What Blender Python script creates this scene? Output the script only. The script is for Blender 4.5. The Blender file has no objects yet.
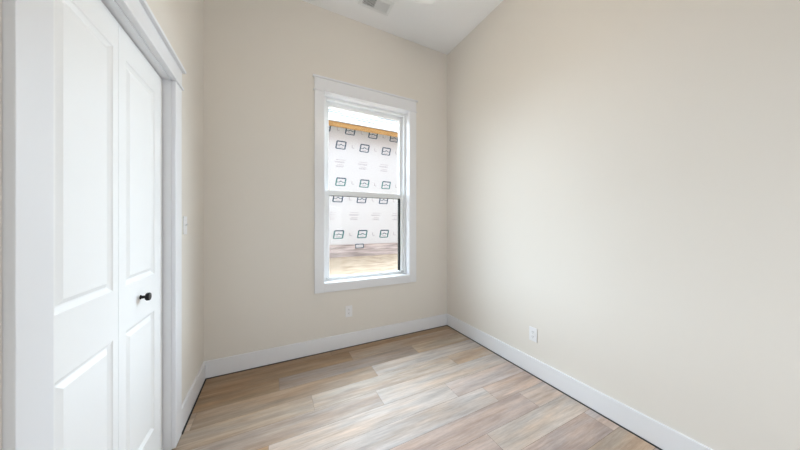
import bpy, bmesh, math, random
from mathutils import Vector, Matrix

random.seed(7)
SC = bpy.context.scene
COL = SC.collection

# ------------------------------------------------------------------ camera
cam_d = bpy.data.cameras.new('camera')
cam_d.sensor_width = 36.0
cam_d.lens = 252.0 * 36.0 / 800.0
cam_d.shift_y = -0.001
cam_d.clip_start = 0.02
cam = bpy.data.objects.new('camera', cam_d)
COL.objects.link(cam)
cam.location = (0, 0, 1.25)
cam.rotation_euler = (math.radians(90), 0, -math.atan(127 / 252))
SC.camera = cam

# ------------------------------------------------------------------ exposure
SC.view_settings.view_transform = 'Standard'
SC.view_settings.look = 'None'
SC.view_settings.gamma = 1.0
SC.view_settings.use_curve_mapping = False
SC.view_settings.exposure = 0.06

# ------------------------------------------------------------------ sky: bright, even overcast
world = bpy.data.worlds.new('overcast_sky')
SC.world = world
world.use_nodes = True
wn = world.node_tree.nodes
wn['Background'].inputs['Color'].default_value = (0.81, 0.89, 1.0, 1)
wl = world.node_tree.links
_tc = wn.new('ShaderNodeTexCoord')
_dot = wn.new('ShaderNodeVectorMath')
_dot.operation = 'DOT_PRODUCT'
_dot.inputs[1].default_value = Vector((0.28, 0.95, 0.30)).normalized()   # veiled sun, beyond the neighbouring house
_map = wn.new('ShaderNodeMapRange')
_map.interpolation_type = 'SMOOTHSTEP'
_map.inputs['From Min'].default_value = 0.22
_map.inputs['From Max'].default_value = 1.0
_map.inputs['To Min'].default_value = 4.5
_map.inputs['To Max'].default_value = 30.0
wl.new(_tc.outputs['Generated'], _dot.inputs[0])
wl.new(_dot.outputs['Value'], _map.inputs['Value'])
wl.new(_map.outputs['Result'], wn['Background'].inputs['Strength'])


def area(name, loc, rot, sx, sy, power, color, portal=False):
    l = bpy.data.lights.new(name, 'AREA')
    l.shape = 'RECTANGLE'
    l.size, l.size_y = sx, sy
    l.energy = power
    l.color = color
    l.cycles.is_portal = portal
    o = bpy.data.objects.new(name, l)
    COL.objects.link(o)
    o.location = loc
    o.rotation_euler = rot
    return o


# the window as a sampling portal for the sky
area('window_portal', (0.92, 2.78, 1.6), (math.radians(-90), 0, 0), 1.0, 1.95, 1, (1, 1, 1), True)
# fill light added in the doorway behind the viewpoint to brighten the lower walls
area('doorway_fill', (0.95, -0.92, 0.90), (math.radians(90), 0, 0), 1.1, 1.6, 16, (0.86, 0.93, 1.0))

# room dimensions (metres)
XL, XR, YB, YF, H = -0.502, 1.938, 2.538, -0.95, 3.36
T = 0.16
# window opening and closet opening
WX0, WX1, WZ0, WZ1 = 0.450, 1.386, 0.676, 2.536
DY0, DY1, DZ = 0.946, 1.812, 2.042


# ------------------------------------------------------------------ materials
def mat(name, col, rough=0.5, metal=0.0, bump=None, spec=0.5):
    m = bpy.data.materials.new(name)
    m.use_nodes = True
    n, l = m.node_tree.nodes, m.node_tree.links
    b = n['Principled BSDF']
    b.inputs['Base Color'].default_value = (*col, 1)
    b.inputs['Roughness'].default_value = rough
    b.inputs['Metallic'].default_value = metal
    b.inputs['Specular IOR Level'].default_value = spec
    if bump:
        scale, strength, dist = bump
        tc = n.new('ShaderNodeTexCoord')
        tx = n.new('ShaderNodeTexNoise')
        tx.inputs['Scale'].default_value = scale
        tx.inputs['Detail'].default_value = 3
        bp = n.new('ShaderNodeBump')
        bp.inputs['Strength'].default_value = strength
        bp.inputs['Distance'].default_value = dist
        l.new(tc.outputs['Object'], tx.inputs['Vector'])
        l.new(tx.outputs['Fac'], bp.inputs['Height'])
        l.new(bp.outputs['Normal'], b.inputs['Normal'])
    return m


def noise_mix(m, c1, c2, scale, stretch=(1, 1, 1), lo=0.35, hi=0.65, detail=4):
    """colour of a material from a stretched noise between two colours"""
    n, l = m.node_tree.nodes, m.node_tree.links
    tc = n.new('ShaderNodeTexCoord')
    mp = n.new('ShaderNodeMapping')
    mp.inputs['Scale'].default_value = stretch
    tx = n.new('ShaderNodeTexNoise')
    tx.inputs['Scale'].default_value = scale
    tx.inputs['Detail'].default_value = detail
    r = n.new('ShaderNodeValToRGB')
    r.color_ramp.elements[0].position = lo
    r.color_ramp.elements[0].color = (*c1, 1)
    r.color_ramp.elements[1].position = hi
    r.color_ramp.elements[1].color = (*c2, 1)
    l.new(tc.outputs['Object'], mp.inputs['Vector'])
    l.new(mp.outputs['Vector'], tx.inputs['Vector'])
    l.new(tx.outputs['Fac'], r.inputs['Fac'])
    l.new(r.outputs['Color'], n['Principled BSDF'].inputs['Base Color'])
    return m


M_WALL = mat('wall_paint', (0.80, 0.76, 0.70), 0.75, bump=(260, 0.06, 0.002), spec=0.3)
M_CEIL = mat('ceiling_paint', (0.90, 0.905, 0.91), 0.9, bump=(180, 0.08, 0.002), spec=0.2)
M_TRIM = mat('trim_paint', (0.84, 0.85, 0.875), 0.3)
M_DOOR = mat('door_paint', (0.90, 0.905, 0.905), 0.33, bump=(90, 0.02, 0.001))
M_VINYL = mat('window_vinyl', (0.86, 0.88, 0.89), 0.35)
M_BLACK = mat('black_metal', (0.012, 0.012, 0.013), 0.4, 0.6)
M_GASKET_GAP = mat('black_gasket_and_gap', (0.015, 0.016, 0.018), 0.6)  # window gasket, also the painted shade of the baseboard gap
M_PLATE = mat('white_plastic', (0.86, 0.86, 0.87), 0.3)
M_SLOT = mat('dark_slot', (0.05, 0.05, 0.05), 0.6)
M_DUCT = mat('duct_interior', (0.16, 0.17, 0.18), 0.6)
M_VENT = mat('vent_enamel', (0.80, 0.81, 0.81), 0.4)
M_SCREW = mat('screw_steel', (0.5, 0.5, 0.5), 0.35, 0.8)
M_WRAP = mat('house_wrap', (0.575, 0.58, 0.60), 0.6, bump=(3, 0.15, 0.02))
M_INK = mat('logo_ink_green', (0.04, 0.17, 0.17), 0.6)
M_INKB = mat('logo_ink_navy', (0.045, 0.08, 0.12), 0.6)
M_GREY = mat('text_ink_grey', (0.36, 0.33, 0.34), 0.6)
M_FASCIA = noise_mix(mat('raw_fascia_wood', (0.7, 0.4, 0.12), 0.6), (0.30, 0.15, 0.04), (0.46, 0.27, 0.09), 3, (0.6, 1, 12))
M_SOFFIT = mat('raw_rafter_wood', (0.55, 0.33, 0.12), 0.7)
M_SHINGLE = noise_mix(mat('roof_shingle', (0.6, 0.6, 0.6), 0.9), (0.50, 0.53, 0.54), (0.66, 0.68, 0.69), 5, (1, 3, 3))
M_SHLINE = mat('shingle_edge', (0.16, 0.18, 0.19), 0.9)
M_FOUND = noise_mix(mat('foundation_block', (0.4, 0.33, 0.32), 0.9), (0.33, 0.285, 0.28), (0.68, 0.60, 0.585), 2.2, (0.8, 1, 9), 0.35, 0.7, 6)
M_BLOCKER = mat('dark_blocker', (0.13, 0.09, 0.075), 0.9)  # for the added sky blockers, kept dark so they bounce little light
M_EARTH = mat('bare_earth', (0.20, 0.17, 0.14), 0.95)
M_STRAW = noise_mix(mat('straw_ground', (0.5, 0.4, 0.22), 0.95), (0.32, 0.24, 0.16), (0.52, 0.42, 0.32), 3.2, (1, 2.2, 1), 0.3, 0.7, 8)


def glass_mat():
    m = bpy.data.materials.new('window_glass')
    m.use_nodes = True
    n, l = m.node_tree.nodes, m.node_tree.links
    n.clear()
    out = n.new('ShaderNodeOutputMaterial')
    tr = n.new('ShaderNodeBsdfTransparent')
    tr.inputs['Color'].default_value = (0.86, 0.89, 0.89, 1)
    gl = n.new('ShaderNodeBsdfGlossy')
    gl.inputs['Roughness'].default_value = 0.01
    fr = n.new('ShaderNodeFresnel')
    geo = n.new('ShaderNodeNewGeometry')
    ior = n.new('ShaderNodeMapRange')
    ior.inputs['To Min'].default_value = 1.2
    ior.inputs['To Max'].default_value = 1 / 1.2
    l.new(geo.outputs['Backfacing'], ior.inputs['Value'])
    l.new(ior.outputs['Result'], fr.inputs['IOR'])
    mx = n.new('ShaderNodeMixShader')
    l.new(fr.outputs['Fac'], mx.inputs['Fac'])
    l.new(tr.outputs['BSDF'], mx.inputs[1])
    l.new(gl.outputs['BSDF'], mx.inputs[2])
    l.new(mx.outputs['Shader'], out.inputs['Surface'])
    return m


M_GLASS = glass_mat()


def floor_mat():
    """vinyl planks: tone per plank from a colour attribute, stretched grain, cloudy blotches, fine dark joints"""
    m = bpy.data.materials.new('vinyl_plank')
    m.use_nodes = True
    n, l = m.node_tree.nodes, m.node_tree.links
    b = n['Principled BSDF']
    at = n.new('ShaderNodeAttribute')
    at.attribute_name = 'plank_tone'
    sh = n.new('ShaderNodeAttribute')
    sh.attribute_name = 'plank_shift'
    geo = n.new('ShaderNodeTexCoord')
    add = n.new('ShaderNodeVectorMath')
    add.operation = 'ADD'
    l.new(geo.outputs['Object'], add.inputs[0])
    l.new(sh.outputs['Vector'], add.inputs[1])

    def noise(scale, stretch, detail, rough=0.6, dist=0.0):
        mp = n.new('ShaderNodeMapping')
        mp.inputs['Scale'].default_value = stretch
        t = n.new('ShaderNodeTexNoise')
        t.inputs['Scale'].default_value = scale
        t.inputs['Detail'].default_value = detail
        t.inputs['Roughness'].default_value = rough
        t.inputs['Distortion'].default_value = dist
        l.new(add.outputs[0], mp.inputs['Vector'])
        l.new(mp.outputs['Vector'], t.inputs['Vector'])
        return t

    def ramp(src, p0, c0, p1, c1):
        r = n.new('ShaderNodeValToRGB')
        r.color_ramp.elements[0].position = p0
        r.color_ramp.elements[0].color = (*c0, 1)
        r.color_ramp.elements[1].position = p1
        r.color_ramp.elements[1].color = (*c1, 1)
        l.new(src, r.inputs['Fac'])
        return r

    def mul(a, bb, fac=1.0):
        x = n.new('ShaderNodeMix')
        x.data_type = 'RGBA'
        x.blend_type = 'MULTIPLY'
        x.inputs['Factor'].default_value = fac
        l.new(a, x.inputs['A'])
        l.new(bb, x.inputs['B'])
        return x.outputs['Result']

    grain = noise(6, (1.0, 15, 1), 9, 0.75, 0.0)
    blotch = noise(3.0, (0.7, 6.0, 1), 5, 0.6, 0.0)
    warm = noise(2.6, (0.7, 4.5, 1), 4, 0.55, 0.0)
    fine = noise(30, (1.0, 14, 1), 4, 0.7)
    c = mul(at.outputs['Color'], ramp(grain.outputs['Fac'], 0.3, (0.78, 0.76, 0.74), 0.68, (1.12, 1.12, 1.12)).outputs['Color'])
    c = mul(c, ramp(blotch.outputs['Fac'], 0.33, (0.76, 0.755, 0.76), 0.66, (1.16, 1.16, 1.16)).outputs['Color'])
    c = mul(c, ramp(warm.outputs['Fac'], 0.36, (0.98, 1.0, 1.03), 0.68, (1.08, 0.96, 0.85)).outputs['Color'])
    c = mul(c, ramp(fine.outputs['Fac'], 0.35, (0.93, 0.93, 0.93), 0.6, (1.03, 1.03, 1.03)).outputs['Color'])
    l.new(c, b.inputs['Base Color'])
    rr = n.new('ShaderNodeMapRange')
    rr.inputs['From Min'].default_value = 0.3
    rr.inputs['From Max'].default_value = 0.7
    rr.inputs['To Min'].default_value = 0.60
    rr.inputs['To Max'].default_value = 0.50
    l.new(grain.outputs['Fac'], rr.inputs['Value'])
    l.new(rr.outputs['Result'], b.inputs['Roughness'])
    b.inputs['Specular IOR Level'].default_value = 0.5
    bp = n.new('ShaderNodeBump')
    bp.inputs['Strength'].default_value = 0.12
    bp.inputs['Distance'].default_value = 0.002
    l.new(grain.outputs['Fac'], bp.inputs['Height'])
    l.new(bp.outputs['Normal'], b.inputs['Normal'])
    return m


M_FLOOR = floor_mat()
M_JOINT = mat('plank_joint', (0.10, 0.078, 0.06), 0.8)


# ------------------------------------------------------------------ mesh helpers
def box(bm, x0, x1, y0, y1, z0, z1, mi=0, bevel=0.0):
    vs = [bm.verts.new(p) for p in ((x0, y0, z0), (x1, y0, z0), (x1, y1, z0), (x0, y1, z0),
                                    (x0, y0, z1), (x1, y0, z1), (x1, y1, z1), (x0, y1, z1))]
    fs = [bm.faces.new([vs[i] for i in q]) for q in ((3, 2, 1, 0), (4, 5, 6, 7), (0, 1, 5, 4), (1, 2, 6, 5), (2, 3, 7, 6), (3, 0, 4, 7))]
    for f in fs:
        f.material_index = mi
    if bevel:
        es = list({e for f in fs for e in f.edges})
        r = bmesh.ops.bevel(bm, geom=es, offset=bevel, segments=2, profile=0.5, affect='EDGES')
        for f in r['faces']:
            f.material_index = mi
    return fs


def lathe(bm, prof, seg=32, mtx=None, mi=0):
    """revolve (radius, height) pairs about local z, transformed by mtx; closed at both ends"""
    mtx = mtx or Matrix()
    rings = []
    for r, z in prof:
        rings.append([bm.verts.new(mtx @ Vector((r * math.cos(2 * math.pi * k / seg), r * math.sin(2 * math.pi * k / seg), z))) for k in range(seg)])
    for a, b in zip(rings, rings[1:]):
        for k in range(seg):
            f = bm.faces.new((a[k], a[(k + 1) % seg], b[(k + 1) % seg], b[k]))
            f.material_index = mi
            f.smooth = True
    f = bm.faces.new(list(reversed(rings[0]))); f.material_index = mi
    f = bm.faces.new(rings[-1]); f.material_index = mi


def quad(bm, pts, mi=0):
    f = bm.faces.new([bm.verts.new(p) for p in pts])
    f.material_index = mi
    return f


def obj(name, bm, mats, parent=None, **props):
    bmesh.ops.recalc_face_normals(bm, faces=bm.faces)
    me = bpy.data.meshes.new(name)
    bm.to_mesh(me)
    bm.free()
    for m in (mats if isinstance(mats, (list, tuple)) else [mats]):
        me.materials.append(m)
    o = bpy.data.objects.new(name, me)
    COL.objects.link(o)
    if parent:
        o.parent = parent
        o.matrix_parent_inverse = parent.matrix_world.inverted()
    for k, v in props.items():
        o[k] = v
    return o


def empty(name, loc, **props):
    o = bpy.data.objects.new(name, None)
    o.empty_display_size = 0.1
    COL.objects.link(o)
    o.location = loc
    o.matrix_world = Matrix.Translation(loc)
    for k, v in props.items():
        o[k] = v
    return o


def B():
    return bmesh.new()


def struct(name, bm, mats, label, cat, parent=None):
    return obj(name, bm, mats, parent, kind='structure', label=label, category=cat)


# ------------------------------------------------------------------ room shell
# floor planks, one mesh, each plank with its own tone; rows run along x
rows = [  # y0, first joint, tones from left to right
    (2.430, 0.50), (2.265, 0.66), (2.100, 0.042), (1.935, 0.773), (1.770, 0.250), (1.605, 0.688), (1.440, -0.022),
    (1.275, 1.430), (1.110, 0.405), (0.945, 1.138), (0.780, 0.62), (0.615, 0.15), (0.450, 0.95), (0.285, 0.50),
    (0.120, 0.0), (-0.045, 0.80), (-0.21, 0.3), (-0.375, 1.1), (-0.54, 0.2), (-0.705, 0.75), (-0.87, 0.1), (-1.035, 0.6)]
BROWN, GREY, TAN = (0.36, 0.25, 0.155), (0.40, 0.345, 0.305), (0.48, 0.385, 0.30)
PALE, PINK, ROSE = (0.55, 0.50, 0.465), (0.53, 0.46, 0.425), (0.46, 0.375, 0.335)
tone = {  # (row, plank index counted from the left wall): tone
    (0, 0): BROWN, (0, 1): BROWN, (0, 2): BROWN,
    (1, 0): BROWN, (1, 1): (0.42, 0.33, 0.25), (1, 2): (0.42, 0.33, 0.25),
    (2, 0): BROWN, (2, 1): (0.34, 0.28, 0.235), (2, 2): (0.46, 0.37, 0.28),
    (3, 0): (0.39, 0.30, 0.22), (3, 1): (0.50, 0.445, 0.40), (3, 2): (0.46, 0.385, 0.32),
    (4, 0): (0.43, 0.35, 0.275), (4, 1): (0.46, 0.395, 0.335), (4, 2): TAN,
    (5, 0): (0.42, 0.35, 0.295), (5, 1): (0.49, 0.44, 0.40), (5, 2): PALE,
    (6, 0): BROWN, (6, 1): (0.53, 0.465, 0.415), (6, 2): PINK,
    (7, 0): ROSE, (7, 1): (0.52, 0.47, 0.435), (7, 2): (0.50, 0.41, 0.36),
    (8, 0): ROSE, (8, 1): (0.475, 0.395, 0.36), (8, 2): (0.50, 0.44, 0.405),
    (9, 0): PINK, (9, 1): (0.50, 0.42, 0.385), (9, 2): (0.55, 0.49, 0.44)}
bm = B()
tl = bm.loops.layers.float_color.new('plank_tone')
sl = bm.loops.layers.float_color.new('plank_shift')
FX0, FX1 = XL - 0.04, XR + 0.04
box(bm, FX0 - 0.7, FX1, YF - 0.9, YB + 0.02, -0.06, -0.003, mi=1)
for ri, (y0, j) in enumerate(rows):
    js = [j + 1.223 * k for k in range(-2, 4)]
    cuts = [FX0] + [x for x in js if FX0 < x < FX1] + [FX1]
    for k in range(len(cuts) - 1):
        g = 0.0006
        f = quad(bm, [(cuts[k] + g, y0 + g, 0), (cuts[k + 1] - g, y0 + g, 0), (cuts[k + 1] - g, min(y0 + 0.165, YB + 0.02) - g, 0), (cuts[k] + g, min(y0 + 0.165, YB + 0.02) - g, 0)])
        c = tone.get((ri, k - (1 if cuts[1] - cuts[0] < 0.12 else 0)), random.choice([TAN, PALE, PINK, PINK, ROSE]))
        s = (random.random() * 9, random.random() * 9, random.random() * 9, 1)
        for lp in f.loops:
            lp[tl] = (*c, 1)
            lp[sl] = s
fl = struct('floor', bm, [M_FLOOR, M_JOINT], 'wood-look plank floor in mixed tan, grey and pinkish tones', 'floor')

bm = B()
box(bm, XL - T, XR + T, YF - 0.2, YB + T, H, H + 0.12)
struct('ceiling', bm, M_CEIL, 'flat white ceiling above the beige walls', 'ceiling')

# back wall with window opening
bm = B()
RO = 0.012
box(bm, XL - T, WX0 - RO, YB, YB + T, -0.06, H)
box(bm, WX1 + RO, XR + T, YB, YB + T, -0.06, H)
box(bm, WX0 - RO, WX1 + RO, YB, YB + T, -0.06, WZ0 - RO)
box(bm, WX0 - RO, WX1 + RO, YB, YB + T, WZ1 + RO, H)
struct('wall_back', bm, M_WALL, 'beige wall holding the white-framed window', 'wall')
bm = B()
box(bm, XR, XR + T, YF - 0.2, YB, -0.06, H)
struct('wall_right', bm, M_WALL, 'long plain beige wall on the right with a single outlet low down', 'wall')
# left wall with closet opening and closet shell behind it
bm = B()
box(bm, XL - 0.12, XL, YF - 0.2, DY0 - 0.014, -0.06, H)
box(bm, XL - 0.12, XL, DY1 + 0.014, YB, -0.06, H)
box(bm, XL - 0.12, XL, DY0 - 0.014, DY1 + 0.014, DZ + 0.014, H)
struct('wall_left', bm, M_WALL, 'beige wall on the left around the white closet doors', 'wall')
bm = B()
box(bm, XL - 0.72, XL - 0.70, 0.3, 2.4, -0.06, 2.5)
box(bm, XL - 0.72, XL - 0.12, 0.28, 0.30, -0.06, 2.5)
box(bm, XL - 0.72, XL - 0.12, 2.40, 2.42, -0.06, 2.5)
box(bm, XL - 0.72, XL - 0.12, 0.28, 2.42, 2.5, 2.52)
struct('wall_closet', bm, M_WALL, 'beige closet interior behind the folding doors', 'wall')
# wall behind the viewpoint with a wide cased doorway to the hall
bm = B()
box(bm, XL - T, -0.05, YF - 0.12, YF, -0.06, H)
box(bm, 1.55, XR + T, YF - 0.12, YF, -0.06, H)
box(bm, -0.05, 1.55, YF - 0.12, YF, 2.2, H)
struct('wall_front', bm, M_WALL, 'beige wall behind the viewpoint with an open doorway', 'wall')

# hall beyond the doorway
bm = B()
box(bm, -1.2, 2.8, -2.5, -2.4, -0.06, 2.7)
box(bm, -1.3, -1.2, -2.5, YF - 0.1, -0.06, 2.7)
box(bm, 2.8, 2.9, -2.5, YF - 0.1, -0.06, 2.7)
box(bm, -1.3, 2.9, -2.5, YF - 0.12, 2.7, 2.8)
box(bm, -1.3, XL - T, YF - 0.12, YF, -0.06, 2.8)
box(bm, XR + T, 2.9, YF - 0.12, YF, -0.06, 2.8)
struct('wall_hall', bm, M_WALL, 'beige hall beyond the doorway', 'wall')
bm = B()
box(bm, -1.3, 2.9, -2.5, YF - 0.9, -0.06, -0.001)
struct('floor_hall', bm, M_JOINT, 'dark plank floor of the hall', 'floor')

# baseboards: tall flat boards with eased top, standing on a thin shadow gap
BH, BT, GAP = 0.140, 0.015, 0.003


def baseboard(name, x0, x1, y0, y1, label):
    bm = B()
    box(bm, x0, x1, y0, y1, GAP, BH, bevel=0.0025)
    w = 0.009      # dark strip laid on the planks, painting the shade of the expansion gap
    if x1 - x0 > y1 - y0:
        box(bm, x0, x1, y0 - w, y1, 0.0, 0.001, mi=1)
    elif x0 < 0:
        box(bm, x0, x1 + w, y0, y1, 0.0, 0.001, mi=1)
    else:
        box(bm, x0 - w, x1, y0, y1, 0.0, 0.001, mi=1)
    struct(name, bm, [M_TRIM, M_GASKET_GAP], label, 'baseboard')


CW = 0.104     # casing width
CT = 0.018     # casing thickness
CO0, CO1 = DY0 - 0.004 - CW, DY1 + 0.004 + CW
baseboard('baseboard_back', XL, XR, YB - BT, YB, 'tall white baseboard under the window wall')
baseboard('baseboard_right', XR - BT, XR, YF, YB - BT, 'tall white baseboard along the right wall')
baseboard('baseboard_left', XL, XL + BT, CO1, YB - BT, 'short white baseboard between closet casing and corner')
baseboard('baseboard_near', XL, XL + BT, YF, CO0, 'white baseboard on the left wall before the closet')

# ------------------------------------------------------------------ closet: jamb and casing (craftsman head)
jb = empty('trim_1', (XL, (DY0 + DY1) / 2, 0), kind='structure', label='white flat casing with capped head around the closet doors', category='trim')
bm = B()
box(bm, XL - 0.12, XL, DY1, DY1 + 0.014, 0.001, DZ + 0.014)
box(bm, XL - 0.12, XL, DY0 - 0.014, DY0, 0.001, DZ + 0.014)
box(bm, XL - 0.12, XL, DY0, DY1, DZ, DZ + 0.014)
obj('door_jamb', bm, M_TRIM, jb)
HZ = DZ + 0.005
for a, b in ((CO0, CO0 + CW), (CO1 - CW, CO1)):
    bm = B()
    box(bm, XL, XL + CT, a, b, 0.003, HZ, bevel=0.0015)
    obj('side_casing', bm, M_TRIM, jb)
bm = B()
box(bm, XL, XL + 0.027, CO0 - 0.010, CO1 + 0.010, HZ, HZ + 0.014, bevel=0.003)
obj('head_fillet', bm, M_TRIM, jb)
bm = B()
box(bm, XL, XL + 0.019, CO0, CO1, HZ + 0.014, HZ + 0.106, bevel=0.001)
obj('head_casing', bm, M_TRIM, jb)
bm = B()
box(bm, XL, XL + 0.036, CO0 - 0.018, CO1 + 0.018, HZ + 0.106, HZ + 0.124, bevel=0.003)
obj('head_cap', bm, M_TRIM, jb)

# ------------------------------------------------------------------ bifold closet door
FXF = -0.538      # face of the leaves
LT = 0.034        # leaf thickness
door = empty('door_1', (FXF, 1.37, 0), kind='structure', label='white two-leaf folding closet door with raised panels', category='door')


def leaf(y0, y1, p0, p1):
    """a moulded leaf between y0 and y1 with panels between p0 and p1"""
    z0, z1 = 0.014, 2.034
    pan = [(0.212, 0.812), (0.998, 1.922)]
    bm = B()
    X = FXF
    ys = [y0, p0, p1, y1]
    zs = [z0, pan[0][0], pan[0][1], pan[1][0], pan[1][1], z1]
    g = [[bm.verts.new((X, y, z)) for z in zs] for y in ys]
    for i in range(3):
        for k in range(5):
            if i == 1 and k in (1, 3):
                continue
            bm.faces.new((g[i][k], g[i + 1][k], g[i + 1][k + 1], g[i][k + 1]))
    prof = [(0.004, -0.0035), (0.016, -0.0095), (0.021, -0.0095), (0.036, -0.0015)]
    for k in (1, 3):
        prev = [g[1][k], g[2][k], g[2][k + 1], g[1][k + 1]]
        a0, a1, b0, b1 = p0, p1, zs[k], zs[k + 1]
        for off, d in prof:
            cur = [bm.verts.new((X + d, yy, zz)) for yy, zz in ((a0 + off, b0 + off), (a1 - off, b0 + off), (a1 - off, b1 - off), (a0 + off, b1 - off))]
            for q in range(4):
                bm.faces.new((prev[q], prev[(q + 1) % 4], cur[(q + 1) % 4], cur[q]))
            prev = cur
        bm.faces.new(prev)
    # sides and back
    bk = [bm.verts.new((X - LT, y, z)) for y, z in ((y0, z0), (y1, z0), (y1, z1), (y0, z1))]
    bm.faces.new(bk)
    bm.faces.new([g[i][0] for i in range(4)] + [bk[1], bk[0]])
    bm.faces.new([g[i][5] for i in range(4)] + [bk[2], bk[3]])
    bm.faces.new([g[0][k] for k in range(6)] + [bk[3], bk[0]])
    bm.faces.new([g[3][k] for k in range(6)] + [bk[2], bk[1]])
    return bm


MID = 1.3705
obj('leaf', leaf(DY0 + 0.006, MID - 0.0012, 1.049, 1.334), M_DOOR, door)
lf = obj('leaf', leaf(MID + 0.0012, DY1 - 0.0055, 1.428, 1.704), M_DOOR, door)
bm = B()
rot = Matrix.Translation((FXF, 1.553, 0.918)) @ Matrix.Rotation(math.radians(90), 4, 'Y') @ Matrix.Diagonal((1.15, 1.15, 0.92, 1))
lathe(bm, [(0.0085, -0.001), (0.0085, 0.002), (0.0062, 0.004), (0.0055, 0.012), (0.0062, 0.018), (0.0135, 0.0215), (0.0155, 0.025), (0.0155, 0.034), (0.0135, 0.0365)], 32, rot)
obj('knob', bm, M_BLACK, lf, label='small black door knob')
bm = B()
box(bm, FXF - 0.03, FXF - 0.005, DY0 + 0.004, DY1 - 0.004, 2.0365, DZ)
obj('track', bm, M_SCREW, door)

# ------------------------------------------------------------------ window
CX0, CX1 = WX0 - 0.004 - 0.091, WX1 + 0.004 + 0.091
ZH = WZ1 + 0.004
ZB = WZ0 - 0.004 - 0.088
wt = empty('trim_2', ((WX0 + WX1) / 2, YB, ZB), kind='structure', label='white flat casing with capped head around the window', category='trim')
for a, b in ((CX0, CX0 + 0.091), (CX1 - 0.091, CX1)):
    bm = B()
    box(bm, a, b, YB - CT, YB, ZB, ZH, bevel=0.0012)
    obj('side_casing', bm, M_TRIM, wt)
bm = B()
box(bm, CX0 + 0.091, CX1 - 0.091, YB - CT, YB, ZB, WZ0 - 0.004, bevel=0.0012)
obj('bottom_casing', bm, M_TRIM, wt)
bm = B()
box(bm, CX0 - 0.010, CX1 + 0.010, YB - 0.025, YB, ZH, ZH + 0.012, bevel=0.003)
obj('head_fillet', bm, M_TRIM, wt)
bm = B()
box(bm, CX0, CX1, YB - 0.019, YB, ZH + 0.012, ZH + 0.124, bevel=0.001)
obj('head_casing', bm, M_TRIM, wt)
bm = B()
box(bm, CX0 - 0.016, CX1 + 0.016, YB - 0.032, YB, ZH + 0.124, ZH + 0.140, bevel=0.003)
obj('head_cap', bm, M_TRIM, wt)
bm = B()
e = 0.0118
box(bm, WX0 - e, WX0, YB - 0.001, YB + 0.066, WZ0 - e, WZ1 + e)
box(bm, WX1, WX1 + e, YB - 0.001, YB + 0.066, WZ0 - e, WZ1 + e)
box(bm, WX0, WX1, YB - 0.001, YB + 0.066, WZ0 - e, WZ0)
box(bm, WX0, WX1, YB - 0.001, YB + 0.066, WZ1, WZ1 + e)
obj('jamb_extension', bm, M_TRIM, wt)

win = empty('window_1', ((WX0 + WX1) / 2, YB + 0.1, WZ0), kind='structure', label='white single-hung vinyl window looking out at a wrapped house', category='window')


def ring(bm, x0, x1, z0, z1, y0, y1, wl, wr, wb, wt_, mi=0, bevel=0.002):
    box(bm, x0, x0 + wl, y0, y1, z0, z1, mi, bevel)
    box(bm, x1 - wr, x1, y0, y1, z0, z1, mi, bevel)
    box(bm, x0 + wl, x1 - wr, y0, y1, z0, z0 + wb, mi, bevel)
    box(bm, x0 + wl, x1 - wr, y0, y1, z1 - wt_, z1, mi, bevel)


bm = B()
ring(bm, WX0, WX1, WZ0, WZ1, YB + 0.062, YB + 0.158, 0.026, 0.026, 0.012, 0.026)
# inner stop ridge that splits the track of the two sashes
ring(bm, WX0 + 0.026, WX1 - 0.026, WZ0 + 0.012, WZ1 - 0.026, YB + 0.104, YB + 0.110, 0.006, 0.006, 0.004, 0.006, bevel=0.001)
obj('frame', bm, M_VINYL, win)
ZM = 1.572
bm = B()
ring(bm, WX0 + 0.027, WX1 - 0.027, ZM - 0.026, WZ1 - 0.027, YB + 0.111, YB + 0.141, 0.036, 0.036, 0.050, 0.040)
us = obj('upper_sash', bm, M_VINYL, win)
bm = B()
box(bm, WX0 + 0.060, WX1 - 0.060, YB + 0.124, YB + 0.130, ZM + 0.020, WZ1 - 0.064)
obj('glass_pane', bm, M_GLASS, us)
bm = B()
ring(bm, WX0 + 0.027, WX1 - 0.027, WZ0 + 0.013, ZM + 0.024, YB + 0.070, YB + 0.102, 0.034, 0.034, 0.024, 0.050)
ls = obj('lower_sash', bm, M_VINYL, win)
bm = B()
box(bm, WX0 + 0.058, WX1 - 0.058, YB + 0.083, YB + 0.089, WZ0 + 0.034, ZM - 0.023)
obj('glass_pane', bm, M_GLASS, ls)
# black weather gasket along the right and top edge of the lower pane
bm = B()
gx = WX1 - 0.061
box(bm, gx - 0.024, gx + 0.004, YB + 0.0895, YB + 0.103, WZ0 + 0.037, ZM - 0.026)
box(bm, WX0 + 0.061, gx - 0.024, YB + 0.0895, YB + 0.1, ZM - 0.032, ZM - 0.026)
obj('gasket', bm, M_GASKET_GAP, ls, label='black gasket')
for cx in (WX0 + 0.045, WX1 - 0.045):
    bm = B()
    box(bm, cx - 0.012, cx + 0.012, YB + 0.058, YB + 0.071, WZ0 + 0.014, WZ0 + 0.034, 0, 0.002)
    obj('tilt_latch', bm, M_SCREW if cx > 1 else M_VINYL, ls)

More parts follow.
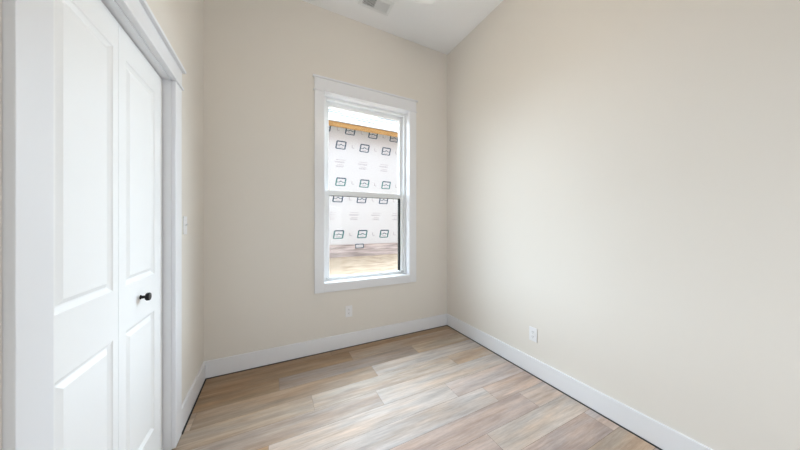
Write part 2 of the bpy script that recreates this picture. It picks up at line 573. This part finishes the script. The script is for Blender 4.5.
# ------------------------------------------------------------------ outlets, switch
def outlet(name, origin, rotz, label):
    """duplex outlet facing local -y, origin at its centre on the wall surface"""
    root = empty(name, (0, 0, 0), label=label, category='outlet', group='wall outlets')
    bm = B()
    box(bm, -0.035, 0.035, -0.0055, 0.0, -0.057, 0.057, 0, 0.0022)
    obj('cover_plate', bm, M_PLATE, root)
    for s in (-1, 1):
        bm = B()
        mt = Matrix.Translation((0, -0.0050, s * 0.0195)) @ Matrix.Rotation(math.radians(90), 4, 'X')
        lathe(bm, [(0.0168, -0.001), (0.0168, 0.0018), (0.0155, 0.0026)], 28, mt)
        r = obj('receptacle', bm, M_PLATE, root)
        bm = B()
        for sx, hh in ((-0.0064, 0.0046), (0.0064, 0.0036)):
            box(bm, sx - 0.0012, sx + 0.0012, -0.0080, -0.0070, s * 0.0195 + 0.003 - hh, s * 0.0195 + 0.003 + hh)
        lathe(bm, [(0.0024, 0.0), (0.0024, 0.0022)], 12, Matrix.Translation((0, -0.0058, s * 0.0195 - 0.0085)) @ Matrix.Rotation(math.radians(90), 4, 'X'))
        obj('slots', bm, M_SLOT, r)
    bm = B()
    lathe(bm, [(0.003, 0.0), (0.003, 0.001), (0.002, 0.0016)], 12, Matrix.Translation((0, -0.0052, 0)) @ Matrix.Rotation(math.radians(90), 4, 'X'))
    obj('screw', bm, M_PLATE, root)
    root.location = origin
    root.rotation_euler = (0, 0, rotz)
    return root


outlet('wall_outlet', (0.693, YB - 0.0003, 0.360), 0, 'white duplex outlet low on the wall below the window')
outlet('wall_outlet', (XR - 0.0003, 1.375, 0.333), math.radians(-90), 'white duplex outlet low on the long right wall')

sw = empty('light_switch', (0, 0, 0), label='white toggle light switch on the wall right beside the closet casing', category='light switch')
bm = B()
box(bm, -0.035, 0.035, -0.0055, 0, -0.057, 0.057, 0, 0.0022)
obj('cover_plate', bm, M_PLATE, sw)
bm = B()
box(bm, -0.005, 0.005, -0.0062, -0.005, -0.012, 0.012, 0)
v = [bm.verts.new(p) for p in ((-0.0042, -0.006, -0.006), (0.0042, -0.006, -0.006), (0.0042, -0.006, 0.004), (-0.0042, -0.006, 0.004),
                               (-0.0034, -0.017, 0.006), (0.0034, -0.017, 0.006), (0.0034, -0.016, 0.011), (-0.0034, -0.016, 0.011))]
for q in ((3, 2, 1, 0), (4, 5, 6, 7), (0, 1, 5, 4), (1, 2, 6, 5), (2, 3, 7, 6), (3, 0, 4, 7)):
    bm.faces.new([v[i] for i in q])
obj('toggle', bm, M_PLATE, sw)
for s in (-1, 1):
    bm = B()
    lathe(bm, [(0.0032, 0.0), (0.0032, 0.001), (0.002, 0.0016)], 12, Matrix.Translation((0, -0.0052, s * 0.030)) @ Matrix.Rotation(math.radians(90), 4, 'X'))
    obj('screw', bm, M_PLATE, sw)
sw.location = (XL + 0.0003, 2.044, 1.243)
sw.rotation_euler = (0, 0, math.radians(90))

# ------------------------------------------------------------------ ceiling register
vent = empty('air_vent', (0.880, 2.252, H), label='white metal air register on the ceiling above the window', category='vent')
VX0, VX1, VY0, VY1 = 0.757, 1.003, 2.203, 2.303
bm = B()
zt, zb = H - 0.0003, H - 0.011
m_ = 0.034
ov = [(VX0 - m_, VY0 - m_), (VX1 + m_, VY0 - m_), (VX1 + m_, VY1 + m_), (VX0 - m_, VY1 + m_)]
mv = [(VX0 - 0.012, VY0 - 0.012), (VX1 + 0.012, VY0 - 0.012), (VX1 + 0.012, VY1 + 0.012), (VX0 - 0.012, VY1 + 0.012)]
iv = [(VX0, VY0), (VX1, VY0), (VX1, VY1), (VX0, VY1)]
lv = []
for pts, z in ((ov, zt), (ov, zt - 0.0025), (mv, zb), (iv, zb), (iv, zt)):
    lv.append([bm.verts.new((x, y, z)) for x, y in pts])
for a, b in zip(lv, lv[1:]):
    for k in range(4):
        bm.faces.new((a[k], a[(k + 1) % 4], b[(k + 1) % 4], b[k]))
obj('frame', bm, M_VENT, vent)
bm = B()
box(bm, VX0, VX1, VY0, VY1, zt - 0.0012, zt)
obj('duct_opening', bm, M_DUCT, vent, label='dark opening behind the louvres')
bm = B()
XM = 0.876
box(bm, XM - 0.003, XM + 0.003, VY0, VY1, zb, zt - 0.0014)
obj('divider', bm, M_VENT, vent)


def louvre(xc, lean):
    bm = B()
    t = 0.0006
    za, zc = zb + 0.001, zt - 0.0016
    a = [(xc - lean * 0.0045, za), (xc + lean * 0.0045, zc)]
    vs = []
    for y in (VY0 + 0.0005, VY1 - 0.0005):
        for (x, z) in a:
            vs.append((bm.verts.new((x - t, y, z)), bm.verts.new((x + t, y, z))))
    (p0, p1), (p2, p3), (p4, p5), (p6, p7) = vs
    for q in ((p0, p1, p3, p2), (p4, p6, p7, p5), (p0, p2, p6, p4), (p1, p5, p7, p3), (p0, p4, p5, p1), (p2, p3, p7, p6)):
        bm.faces.new(q)
    obj('louvre', bm, M_VENT, vent)


for k in range(10):
    louvre(VX0 + 0.008 + k * 0.0112, 1)
for k in range(11):
    louvre(XM + 0.009 + k * 0.0112, -1)

# white ceiling fan with an unseen light globe, added as fill, over the middle of the room; one blade tip reaches into the top edge of the picture
LX, LY, LZ, LR = 0.72, 1.0, 2.70, 0.105
FZ = 2.90          # blade height
M_FILL = bpy.data.materials.new('fill_globe')
M_FILL.use_nodes = True
_b = M_FILL.node_tree.nodes['Principled BSDF']
_b.inputs['Base Color'].default_value = (0.9, 0.88, 0.84, 1)
_b.inputs['Emission Color'].default_value = (1.0, 0.90, 0.77, 1)
_b.inputs['Emission Strength'].default_value = 25.0
fan = empty('ceiling_fan', (LX, LY, H), label='white ceiling fan, one blade tip showing right of the air register', category='ceiling fan')
DOWN = Matrix.Rotation(math.pi, 4, 'X')
bm = B()
lathe(bm, [(0.070, 0.0), (0.070, 0.02), (0.055, 0.05), (0.018, 0.062)], 40, Matrix.Translation((LX, LY, H - 0.0003)) @ DOWN)
obj('canopy', bm, M_VENT, fan)
bm = B()
lathe(bm, [(0.0125, 0.06), (0.0125, H - FZ - 0.075)], 20, Matrix.Translation((LX, LY, H)) @ DOWN)
obj('downrod', bm, M_VENT, fan)
bm = B()
lathe(bm, [(0.02, 0.0), (0.07, 0.012), (0.105, 0.035), (0.110, 0.075), (0.105, 0.105), (0.07, 0.125), (0.055, 0.135)], 48, Matrix.Translation((LX, LY, FZ + 0.076)) @ DOWN)
obj('motor_housing', bm, M_VENT, fan)
a0 = math.atan2(0.90, 0.43)
for k in range(5):
    mt = Matrix.Translation((LX, LY, FZ)) @ Matrix.Rotation(a0 + k * 2 * math.pi / 5, 4, 'Z') @ Matrix.Rotation(math.radians(9), 4, 'X')
    bm = B()
    outl = []
    prof = [(0.17, 0.055), (0.30, 0.066), (0.50, 0.078), (0.61, 0.083), (0.645, 0.078), (0.66, 0.060)]
    outl = [(x, -w) for x, w in prof] + [(x, w) for x, w in reversed(prof)]
    lo = [bm.verts.new(mt @ Vector((x, y, -0.003))) for x, y in outl]
    hi = [bm.verts.new(mt @ Vector((x, y, 0.003))) for x, y in outl]
    bm.faces.new(lo)
    bm.faces.new(hi)
    for q in range(len(lo)):
        bm.faces.new((lo[q], lo[(q + 1) % len(lo)], hi[(q + 1) % len(lo)], hi[q]))
    bl = obj('blade', bm, M_VENT, fan)
    bm = B()
    fs = box(bm, 0.09, 0.24, -0.022, 0.022, 0.0035, 0.009)
    bmesh.ops.transform(bm, matrix=mt, verts=bm.verts)
    obj('blade_arm', bm, M_VENT, bl)
bm = B()
lathe(bm, [(0.055, 0.058), (0.060, 0.075), (0.060, 0.098), (0.050, 0.112)], 40, Matrix.Translation((LX, LY, FZ)) @ DOWN)
obj('light_fitter', bm, M_VENT, fan)
bm = B()
bmesh.ops.create_uvsphere(bm, u_segments=40, v_segments=24, radius=LR, matrix=Matrix.Translation((LX, LY, LZ)))
for f in bm.faces:
    f.smooth = True
obj('globe', bm, M_FILL, fan)

# ------------------------------------------------------------------ outside: straw-covered yard and the wrapped house
bm = B()
n = 40
gx0, gx1, gy0, gy1 = -9.0, 12.0, 2.70, 9.0
gv = []
for i in range(n + 1):
    row = []
    for k in range(n + 1):
        x = gx0 + (gx1 - gx0) * i / n
        y = gy0 + (gy1 - gy0) * k / n
        z = -0.26 + (min(y, 8.0) - 2.75) / 5.25 * 0.455 + 0.012 * math.sin(x * 3.1 + y) + 0.010 * math.sin(y * 4.7 - x * 1.3)
        row.append(bm.verts.new((x, y, z)))
    gv.append(row)
for i in range(n):
    for k in range(n):
        f = bm.faces.new((gv[i][k], gv[i + 1][k], gv[i + 1][k + 1], gv[i][k + 1]))
        f.smooth = True
struct('ground', bm, M_STRAW, 'straw-covered yard between the window and the neighbouring house', 'ground')

bm = B()
box(bm, -60, 60, -50, 60, -0.5, -0.36)
struct('terrain', bm, M_EARTH, 'open ground around the houses', 'ground')
# unseen mass added over the room to keep sky light off the yard
bm = B()
box(bm, -14, 16, -6, YB + T, 3.5, 7.4)
struct('sky_blocker_top', bm, M_BLOCKER, 'unseen dark mass above the room, added to block sky light', 'wall')
bm = B()  # unseen side walls, added to block sky light and bounce
box(bm, -14, XL - T - 0.75, YB, YB + T, -0.3, 3.5)
box(bm, XR + T, 16, YB, YB + T, -0.3, 3.5)
struct('sky_blocker_side', bm, M_BLOCKER, 'unseen dark wall beside the window, added to block sky light', 'wall')

HY, HX0, HX1 = 8.0, -0.8, 5.5
hs = empty('neighbouring_house', (2.7, HY, 0.15), label='unfinished house outside the window wrapped in white printed sheeting', category='house')
bm = B()
box(bm, HX0 + 0.02, HX1 - 0.02, HY + 0.02, HY + 5.4, 0.05, 0.605)
obj('foundation', bm, M_FOUND, hs)

# wrap: white sheeting with rows of printed boxed logos and grey text
bm = B()
box(bm, HX0, HX1, HY, HY + 5.4, 0.598, 4.36, 0)
YI = HY - 0.0025


def bar(x0, z0, x1, z1, w, mi):
    d = Vector((x1 - x0, 0, z1 - z0)).normalized()
    nrm = Vector((-d.z, 0, d.x)) * (w * 0.56)
    a, b = Vector((x0, YI, z0)), Vector((x1, YI, z1))
    quad(bm, [a - nrm, b - nrm, b + nrm, a + nrm], mi)


def logo(x, z, w=0.285, h=0.235, navy=False, side=1):
    s = 0.022   # slant
    L, R_, Tp, Bt = x - w / 2, x + w / 2, z + h / 2, z - h / 2
    c = 2 if navy else 1
    bar(L + s, Tp, R_ + s, Tp, 0.034, 2)
    bar(L - s, Bt, R_ - s, Bt, 0.026, c)
    bar(L - s, Bt, L + s, Tp, 0.036, c)
    bar(R_ - s, Bt, R_ + s, Tp, 0.036, c)
    bar(L, z - 0.01, x - 0.045, z - 0.01, 0.018, c)
    bar(x - 0.05, z - 0.01, x + 0.005, z + 0.03, 0.022, 2)
    bar(x + 0.005, z + 0.03, x + 0.06, z - 0.01, 0.022, 2)
    bar(x + 0.055, z - 0.01, R_, z - 0.01, 0.018, c)
    bar(x - 0.085, z - 0.065, x + 0.06, z - 0.065, 0.016, 3)


def ell(x, z):
    bar(x - 0.03, z - 0.05, x - 0.03, z + 0.05, 0.018, 3)
    bar(x - 0.03, z - 0.045, x + 0.04, z - 0.045, 0.014, 3)


def lines(x, z):
    for dz, dx, w in ((0.115, 0.03, 0.30), (0.055, 0.0, 0.33), (0.03, 0.0, 0.28), (-0.04, 0.02, 0.20), (-0.085, 0.0, 0.26), (-0.11, 0.0, 0.22)):
        k = x + dx - w / 2
        while k < x + dx + w / 2 - 0.01:
            e_ = min(random.uniform(0.03, 0.07), x + dx + w / 2 - k)
            bar(k, z + dz, k + e_, z + dz, 0.013, 3)
            k += e_ + 0.014


P = 0.783
for z, x0, kind in ((4.265, 2.235, 0), (3.765, 1.931, 1), (2.595, 1.925, 0), (2.075, 1.836, 1), (0.922, 1.855, 0)):
    for k in range(-7, 11):
        x = x0 + k * P
        if HX0 + 0.25 < x < HX1 - 0.25:
            logo(x, z, navy=bool(kind) or z > 4)
            ell(x + P * 0.5, z)
for z, x0 in ((3.178, 1.893), (1.508, 1.60)):
    for k in range(-7, 11):
        x = x0 + k * 0.755
        if HX0 + 0.25 < x < HX1 - 0.25:
            lines(x, z)
obj('house_wrap', bm, [M_WRAP, M_INK, M_INKB, M_GREY], hs)
# loose printed tab hanging over the foundation
bm = B()
box(bm, 2.40, 2.68, HY - 0.006, HY + 0.019, 0.46, 0.60, 0)
YI = HY - 0.0085
for a in ((2.405, 0.595, 2.675, 0.595), (2.405, 0.47, 2.675, 0.47), (2.412, 0.46, 2.412, 0.60), (2.668, 0.46, 2.668, 0.60)):
    bar(*a, 0.024, 1)
bar(2.46, 0.53, 2.62, 0.53, 0.015, 2)
obj('wrap_tab', bm, [M_WRAP, M_INKB, M_GREY], hs, label='white printed tab with dark border over the foundation')
# eave: fascia board, soffit framing, roof slope with shingle courses
EY = HY - 0.34
bm = B()
box(bm, HX0 - 0.3, HX1 + 0.3, EY, EY + 0.04, 4.205, 4.35, bevel=0.004)
obj('fascia', bm, M_FASCIA, hs, label='raw wood fascia board')
bm = B()
box(bm, HX0 - 0.3, HX1 + 0.3, EY + 0.04, HY, 4.36, 4.375)
obj('soffit', bm, M_WRAP, hs)
sl_, run = 0.80, 3.2
bm = B()
y0, z0 = EY - 0.03, 4.355
pts = lambda x: [(x, y0, z0), (x, y0 + run, z0 + run * sl_), (x, y0 + 2 * run, z0), (x, y0 + 2 * run, z0 - 0.05), (x, y0 + run, z0 + run * sl_ - 0.05), (x, y0, z0 - 0.0)]
a = [bm.verts.new((HX0 - 0.32, *p)) for p in ((y0, z0 + 0.02), (y0 + run, z0 + run * sl_), (y0 + 2 * run, z0 + 0.02), (y0 + 2 * run, z0), (y0, z0))]
b = [bm.verts.new((HX1 + 0.32, *p)) for p in ((y0, z0 + 0.02), (y0 + run, z0 + run * sl_), (y0 + 2 * run, z0 + 0.02), (y0 + 2 * run, z0), (y0, z0))]
for k in range(5):
    bm.faces.new((a[k], a[(k + 1) % 5], b[(k + 1) % 5], b[k]))
bm.faces.new(a)
bm.faces.new(list(reversed(b)))
# raised shingle butts with dark edges, broken into runs
for c in range(1, 20):
    t = c * 0.16
    x = HX0 - 0.28 + random.random()
    while x < HX1:
        w = random.uniform(0.5, 1.5)
        yy, zz = y0 + t, z0 + 0.02 + t * (run * sl_ - 0.02) / run
        if random.random() < 0.62:
            box(bm, x, min(x + w, HX1 + 0.3), yy - 0.02, yy + 0.005, zz - 0.01, zz + 0.012, 1)
        x += w + random.uniform(0.15, 0.7)
obj('roof', bm, [M_SHINGLE, M_SHLINE], hs)
